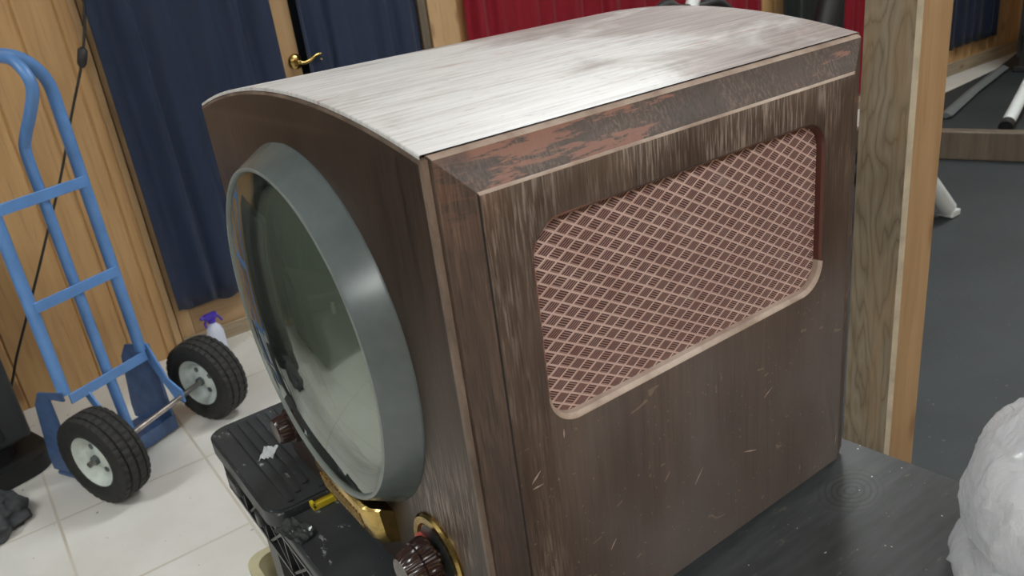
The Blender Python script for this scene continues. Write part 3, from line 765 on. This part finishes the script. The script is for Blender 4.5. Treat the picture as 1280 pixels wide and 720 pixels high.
# ------------------------------------------------------------------ television cabinet
A = Vector((.25942, .48886, 1.14869)); L, W, HZ = .5250, .523, .505
root = thing('television_set', 'antique brown wooden television cabinet with round porthole screen and pink grille', 'television', (A.x+L/2, A.y+W/2, TZ))
OFF = A-Vector(root.location)
sag, r_arc = .032, None
r_arc = ((W/2)**2+sag**2)/(2*sag)
def arc_pts(y0, y1, n, dz=0):
    out = []
    for i in range(n+1):
        y = y0+(y1-y0)*i/n; out.append((y, math.sqrt(r_arc**2-(y-W/2)**2)-(r_arc-sag)+dz-.006*y/W))
    return out
TX = lambda a, b, c: (c, a, b)
# core carcass
bm = bmesh.new()
prism(bm, [(.006, -HZ+.004)]+[(W-.004, -HZ+.004)]+[(y, z-.010) for y, z in arc_pts(W-.004, .006, 28)], .010, L-.006, T=TX)
obj('carcass', bm, M['seam'], root, 30, loc=OFF)
# far side panel
bm = bmesh.new(); box(bm, .012, L, W-.006, W, -HZ, -.006, .002); obj('side_panel', bm, M['wood_band'], root, loc=OFF)
bm = bmesh.new(); prism(bm, [(.004, -HZ+.002), (W-.004, -HZ+.002)]+[(y, z-.006) for y, z in arc_pts(W-.004, .004, 28)], L-.006, L-.001, T=TX)
for k in range(8): box(bm, L-.002, L+.0005, .08+.045*k, .10+.045*k, -.35, -.12, .003)
obj('back_panel', bm, M['back_board'], root, loc=OFF)
# front fascia with rounded edge
bm = bmesh.new()
def outline(e):
    pts = [(e, -HZ+e), (W-e, -HZ+e)]+[(y, z-e-.0032) for y, z in arc_pts(W-e, e, 40)]
    return pts
loops = []
for e, x in ((0, .0060), (0, .0030), (.0008, .0010), (.0034, 0.)):
    loops.append([bm.verts.new((x, y, z)) for y, z in outline(e)])
for j, (a, b) in enumerate(zip(loops, loops[1:])):
    for i in range(len(a)):
        f = bm.faces.new((a[i], a[(i+1) % len(a)], b[(i+1) % len(a)], b[i])); f.material_index = 1 if j < 3 else 0
bm.faces.new(loops[0][::-1]); bm.faces.new(loops[-1])
for f in bm.faces:
    if f.material_index == 1 and all(v.co.y < .004 for v in f.verts): f.material_index = 1
obj('front_panel', bm, [M['wood_front'], M['edge_mid']], root, 25, loc=OFF)
# top panel, curved slab
bm = bmesh.new()
nx, ny = 2, 44
prof_t = [(y, z+.0) for y, z in arc_pts(.0025, W-.002, ny)]
rows_t = [[bm.verts.new((x, y, z)) for y, z in prof_t] for x in (.0012, .0020, L-.004, L-.002)]
rows_b = [[bm.verts.new((x, y, z-.0032)) for y, z in prof_t] for x in (.0012, L-.002)]
for v in rows_t[0]+rows_t[-1]: v.co.z -= .0007
for a, b in zip(rows_t, rows_t[1:]):
    for i in range(ny): bm.faces.new((a[i], a[i+1], b[i+1], b[i]))
for i in range(ny):
    bm.faces.new((rows_t[0][i+1], rows_t[0][i], rows_b[0][i], rows_b[0][i+1])); bm.faces.new((rows_t[-1][i], rows_t[-1][i+1], rows_b[1][i+1], rows_b[1][i]))
obj('top_panel', bm, M['wood_top'], root, 30, loc=OFF)
# near side: mitred bevel band, raised panel, window with lip
bm = bmesh.new()
seq = [  # x0,x1,z0,z1,r,y
    (.0072, L, -HZ, -.0012, .0005, .006),
    (.0072, L, -HZ, -.0012, .0005, .0045),
    (.0090, L-.002, -HZ+.001, -.0046, .0005, -.0002),
    (.0340, L-.030, -HZ+.004, -.0325, .0005, -.0128),
    (.0352, L-.032, -HZ+.006, -.0350, .0005, -.0142),
    (.0750, .4495, -.2545, -.0690, .0320, -.0142),
    (.0765, .4480, -.2530, -.0705, .0305, -.0136),
    (.0785, .4460, -.2500, -.0722, .0285, -.0110),
    (.0792, .4453, -.2493, -.0729, .0278, -.0035)]
lps = [[bm.verts.new((x, q[5], z)) for x, z in rrect(q[0], q[1], q[2], q[3], q[4], 10)] for q in seq]
# mats: 0 side wood, 1 band, 2 worn edge with painted highlight, 3 rubbed edge
def seg_of(i, n=10):  # which side a face belongs to: after corner block c comes the straight side
    c_, k = divmod(i, n+1); return c_ if k == n else None
for j in range(len(lps)-1):
    a, b = lps[j], lps[j+1]; N = len(a)
    for i in range(N):
        f = bm.faces.new((a[i], a[(i+1) % N], b[(i+1) % N], b[i])); sd = seg_of(i)   # sd 0 = top, 1 = left(front), 2 = bottom, 3 = right
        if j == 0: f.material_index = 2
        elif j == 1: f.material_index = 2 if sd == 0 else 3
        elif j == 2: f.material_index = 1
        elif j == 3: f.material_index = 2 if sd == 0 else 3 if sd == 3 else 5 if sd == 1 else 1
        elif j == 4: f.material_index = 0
        elif j == 5: f.material_index = 2 if (sd == 2 or (sd is None and i//11 in (2, 3))) else 1  # bottom lip pale: light from above is put into its colour
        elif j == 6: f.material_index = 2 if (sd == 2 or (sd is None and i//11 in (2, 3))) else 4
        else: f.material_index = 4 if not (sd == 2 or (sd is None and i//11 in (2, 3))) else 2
obj('raised_side_panel', bm, [M['wood_side'], M['wood_band'], M['edge_worn_glint'], M['edge_mid'], (lambda t: (t.col((.10, .032, .022)), t.p(rough=.35), t.m)[-1])(NT('reddish recess wood')), M['seam']], root, 30, loc=OFF)
bm = bmesh.new(); pts = rrect(.0770, .4475, -.2515, -.0710, .028, 10)
prism(bm, pts, -.0052, -.0030, T=lambda a, b, c: (a, c, b)); obj('speaker_grille', bm, M['grille'], root, loc=OFF)
# small chips of missing veneer and white specks on the near side
for (cx, cz, ln, wd, an) in ((.488, -.470, .016, .0022, 1.4), (.250, -.395, .020, .0014, .9), (.205, -.372, .012, .0012, .8), (.330, -.405, .022, .0016, -.35), (.086, -.262, .009, .0020, 1.5), (.052, -.290, .014, .0022, .7), (.053, -.300, .012, .0013, 0.), (.360, -.345, .016, .0012, .5), (.13, -.41, .012, .0013, .9)):
    bm = bmesh.new()
    dx_, dz_ = math.cos(an)*ln/2, math.sin(an)*ln/2; nx_, nz_ = -math.sin(an)*wd/2, math.cos(an)*wd/2
    prism(bm, [(cx-dx_, cz-dz_), (cx+nx_*.8-dx_*.2, cz+nz_-dz_*.2), (cx+dx_, cz+dz_), (cx-nx_, cz-nz_)], -.01445, -.0141, T=lambda a, b, c: (a, c, b))
    o = obj('veneer_scratch', bm, M['edge_worn_glint'], root, loc=OFF); o['label'] = 'pale scratch in the veneer'
# little feet
for a in ((.03, .04), (.03, W-.04), (L-.04, .04), (L-.04, W-.04)):
    bm = bmesh.new(); lathe(bm, [(-.5117, .012), (-.507, .014), (-.500, .014)], 16, 'z', (a[0], a[1], 0)); obj('foot', bm, M['black_matte'], root, 40, loc=OFF)

# porthole: bezel, inner ring, tube face, safety glass
CY, CZ = .269, -.2200
bm = bmesh.new()
prof = [(.0, .1972), (-.0012, .1972), (-.0025, .1966), (-.0300, .1812), (-.0322, .1797), (-.0330, .1780), (-.0325, .1758), (-.0290, .1745), (-.010, .1740), (.0, .1740)]
lathe(bm, prof, 160, 'x', (0, CY, CZ), closed=True, mats=[0, 0, 0, 0, 1, 1, 1, 2, 2, 2]); ring = obj('porthole_bezel', bm, [M['bezel'], M['bezel_lip'], M['bezel_in']], root, 30, loc=OFF)
ring['label'] = 'grey green round bezel'
bm = bmesh.new(); prof = [(-.024, .1738), (-.020, .1640), (-.014, .1590), (.0, .158), (.0, .1738)]
lathe(bm, prof, 128, 'x', (0, CY, CZ), closed=True); obj('inner_mask', bm, M['bezel_in'], ring, 30)
bm = bmesh.new(); prof = [(-.002, .1665)]+[(-.002-.019*math.cos(PI/2*r_), .1665*math.sin(PI/2*r_)) for r_ in [k/14 for k in range(13, -1, -1)]]
lathe(bm, prof, 96, 'x', (.0, CY, CZ)); obj('picture_tube', bm, M['crt'], root, 60, loc=OFF)
bm = bmesh.new(); prof = []
Rg = .1748; sg = .022
Rs = (Rg**2+sg**2)/(2*sg)
for k in range(17):
    r_ = Rg*(1-k/16); prof.append((-.0300-(math.sqrt(max(Rs**2-r_**2, 0))-(Rs-sg)), r_))
lathe(bm, prof+[], 128, 'x', (0, CY, CZ))
for f in [f for f in bm.faces if len(f.verts) > 8]: bm.faces.remove(f)
obj('glass', bm, M['glass'], ring, 180)
# brass name bar under the porthole
bm = bmesh.new()
pr_ = [(.001, -.4140), (-.016, -.4060), (-.026, -.4010), (-.030, -.4030), (-.0305, -.4080), (-.0262, -.4430), (-.018, -.4540), (.001, -.4600)]
ys = [(.190, .55), (.196, .85), (.205, 1.), (.325, 1.), (.334, .85), (.340, .55)]
rows = []
for y, s in ys:
    rows.append([bm.verts.new((x*s if x < 0 else x, y, -.43+(z+.43)*(.72+.28*s))) for x, z in pr_])
for a, b in zip(rows, rows[1:]):
    for i in range(len(pr_)): bm.faces.new((a[i], a[(i+1) % len(pr_)], b[(i+1) % len(pr_)], b[i]))
bm.faces.new(rows[0][::-1]); bm.faces.new(rows[-1])
pl = obj('brass_bar', bm, M['brass'], root, 30, loc=OFF); pl['label'] = 'brass name bar under the porthole'
bm = bmesh.new()   # embossed strip on its sloping front
for k in range(15):
    y = .214+k*.0070; hgt = .0085 if k % 3 else .0055
    p = Vector((-.0298, y, -.4140)); q = p+Vector((.0026, 0, -.0210))
    n = Vector((-.992, 0, -.122))
    pts = [p+Vector((0, dy, 0))+n*0 for dy in (0, .0045)]+[q+Vector((0, dy, 0)) for dy in (.0045, 0)]
    lo = [bm.verts.new(v-n*.002) for v in pts]; hi = [bm.verts.new(v+n*.0013) for v in pts]
    bm.faces.new(lo[::-1]); bm.faces.new(hi)
    for i in range(4): bm.faces.new((lo[i], lo[(i+1) % 4], hi[(i+1) % 4], hi[i]))
obj('embossing', bm, M['brass_rough'], pl)
# control knobs
def knob(cy, cz, disc):
    if disc:
        bm = bmesh.new(); lathe(bm, [(.0005, .0440), (-.0025, .0445), (-.005, .0420), (-.0050, .0350), (-.002, .0330), (-.0015, .031), (-.0015, .0), (.0005, .0)], 64, 'x', (0, cy, cz))
        dd = obj('escutcheon', bm, M['brass'], root, 30, loc=OFF); dd['label'] = 'round brass escutcheon'
        bm = bmesh.new(); lathe(bm, [(-.001, .0315), (-.0035, .0315), (-.0035, 0)], 48, 'x', (0, cy, cz)); obj('dial_recess', bm, M['bezel_in'], dd, 30)
    n = 96
    bm = bmesh.new()
    if disc:
        prof = [(-.003, .010), (-.010, .010), (-.0105, .0250), (-.0135, .0262), (-.0250, .0245), (-.0255, .0225), (-.0262, .0225), (-.0268, .0235), (-.0400, .0195), (-.0430, .0170), (-.0432, 0)]
    else:
        prof = [(-.001, .0100), (-.006, .0100), (-.0065, .0225), (-.0100, .0240), (-.0220, .0225), (-.0225, .0190), (-.0370, .0175), (-.0400, .0150), (-.0402, 0)]
    def rf(j, k, r):
        if r > .012 and .012 < -prof[j][0] < (.042 if disc else .039): return r*(1-(.055 if disc else .03)*(1 if (k//2) % 2 else 0))
        return r
    lathe(bm, prof, n, 'x', (0, cy, cz), rf)
    k = obj('control_knob', bm, M['bakelite'], root, 30, loc=OFF); k['label'] = 'ribbed dark brown knob'
    if disc:
        bm = bmesh.new(); box(bm, -.010, -.003, cy+.018, cy+.030, cz+.004, cz+.012, .001); obj('pointer', bm, M['red_plastic'], k)
knob(.094, -.411, True); knob(.432, -.408, False)

# ------------------------------------------------------------------ plastic bag
def bag():
    bm = bmesh.new(); bmesh.ops.create_icosphere(bm, subdivisions=6, radius=1)
    def ridge(q): return 1-min(1, abs(noise.noise(q))*4)
    for v in bm.verts:
        n = v.co.normalized(); el = n.z
        f = 1+.09*noise.noise(n*1.5+Vector((4.1, 2.2, .3)))
        w = n+.25*Vector((noise.noise(n*2+Vector((9, 0, 0))), noise.noise(n*2+Vector((0, 9, 0))), 0))
        f += .030*ridge(Vector((w.x*2.2, w.y*2.2, w.z*1.1))+Vector((1, 5, 2)))
        f += .012*ridge(Vector((w.x*4.5, w.y*4.5, w.z*3))+Vector((7, 1, 3)))*max(.35, .4-el)*1.7
        f -= .014*ridge(Vector((w.x*3, w.y*3, w.z*6))+Vector((3, 3, 8)))*math.exp(-((el+.35)/.25)**2)
        f += .016*ridge(Vector((w.x*7+w.z*2, w.y*7, w.z*4))+Vector((5, 8, 1)))
        waist = 1-.09*math.exp(-((el+.36)/.10)**2)
        lower = 1+.33*math.exp(-((el+.70)/.24)**2)
        hx = .118*f*waist*lower; z = n.z*.125*f
        v.co = Vector((n.x*hx, n.y*hx, max(z, -.098)))
    return bm
o = obj('plastic_bag', bag(), M['bag'], None, 180, loc=(.742, .190, TZ+.0985)); tag(o, 'bulging white plastic bag on the plywood board at the right edge', 'bag')

# ------------------------------------------------------------------ camera and light
cd = bpy.data.cameras.new('camera'); cam = bpy.data.objects.new('camera', cd); COL.objects.link(cam)
R = Matrix(((0.80036255, -0.32393254, 0.50446754), (-0.58754584, -0.25650911, 0.76745877), (-0.11920435, -0.91064306, -0.3956255)))
cx, cyd, cf = R.col[0], R.col[1], R.col[2]
mat = Matrix.Identity(4)
for i in range(3): mat[i][0], mat[i][1], mat[i][2] = cx[i], -cyd[i], -cf[i]
mat.translation = Vector((0, 0, 1.28)); cam.matrix_world = mat
cd.sensor_width = 36; cd.lens = 36*1012.26/1280; cd.clip_start = .02
cd.dof.use_dof = True; cd.dof.focus_distance = .85; cd.dof.aperture_fstop = 13
sc.camera = cam
wd = bpy.data.worlds.new('world'); sc.world = wd; wd.use_nodes = True
wd.node_tree.nodes['Background'].inputs[0].default_value = (.5, .55, .6, 1); wd.node_tree.nodes['Background'].inputs[1].default_value = .3
sc.view_settings.view_transform = 'Standard'; sc.view_settings.look = 'None'; sc.view_settings.gamma = 1; sc.view_settings.exposure = 0.0
sc.view_settings.use_curve_mapping = False
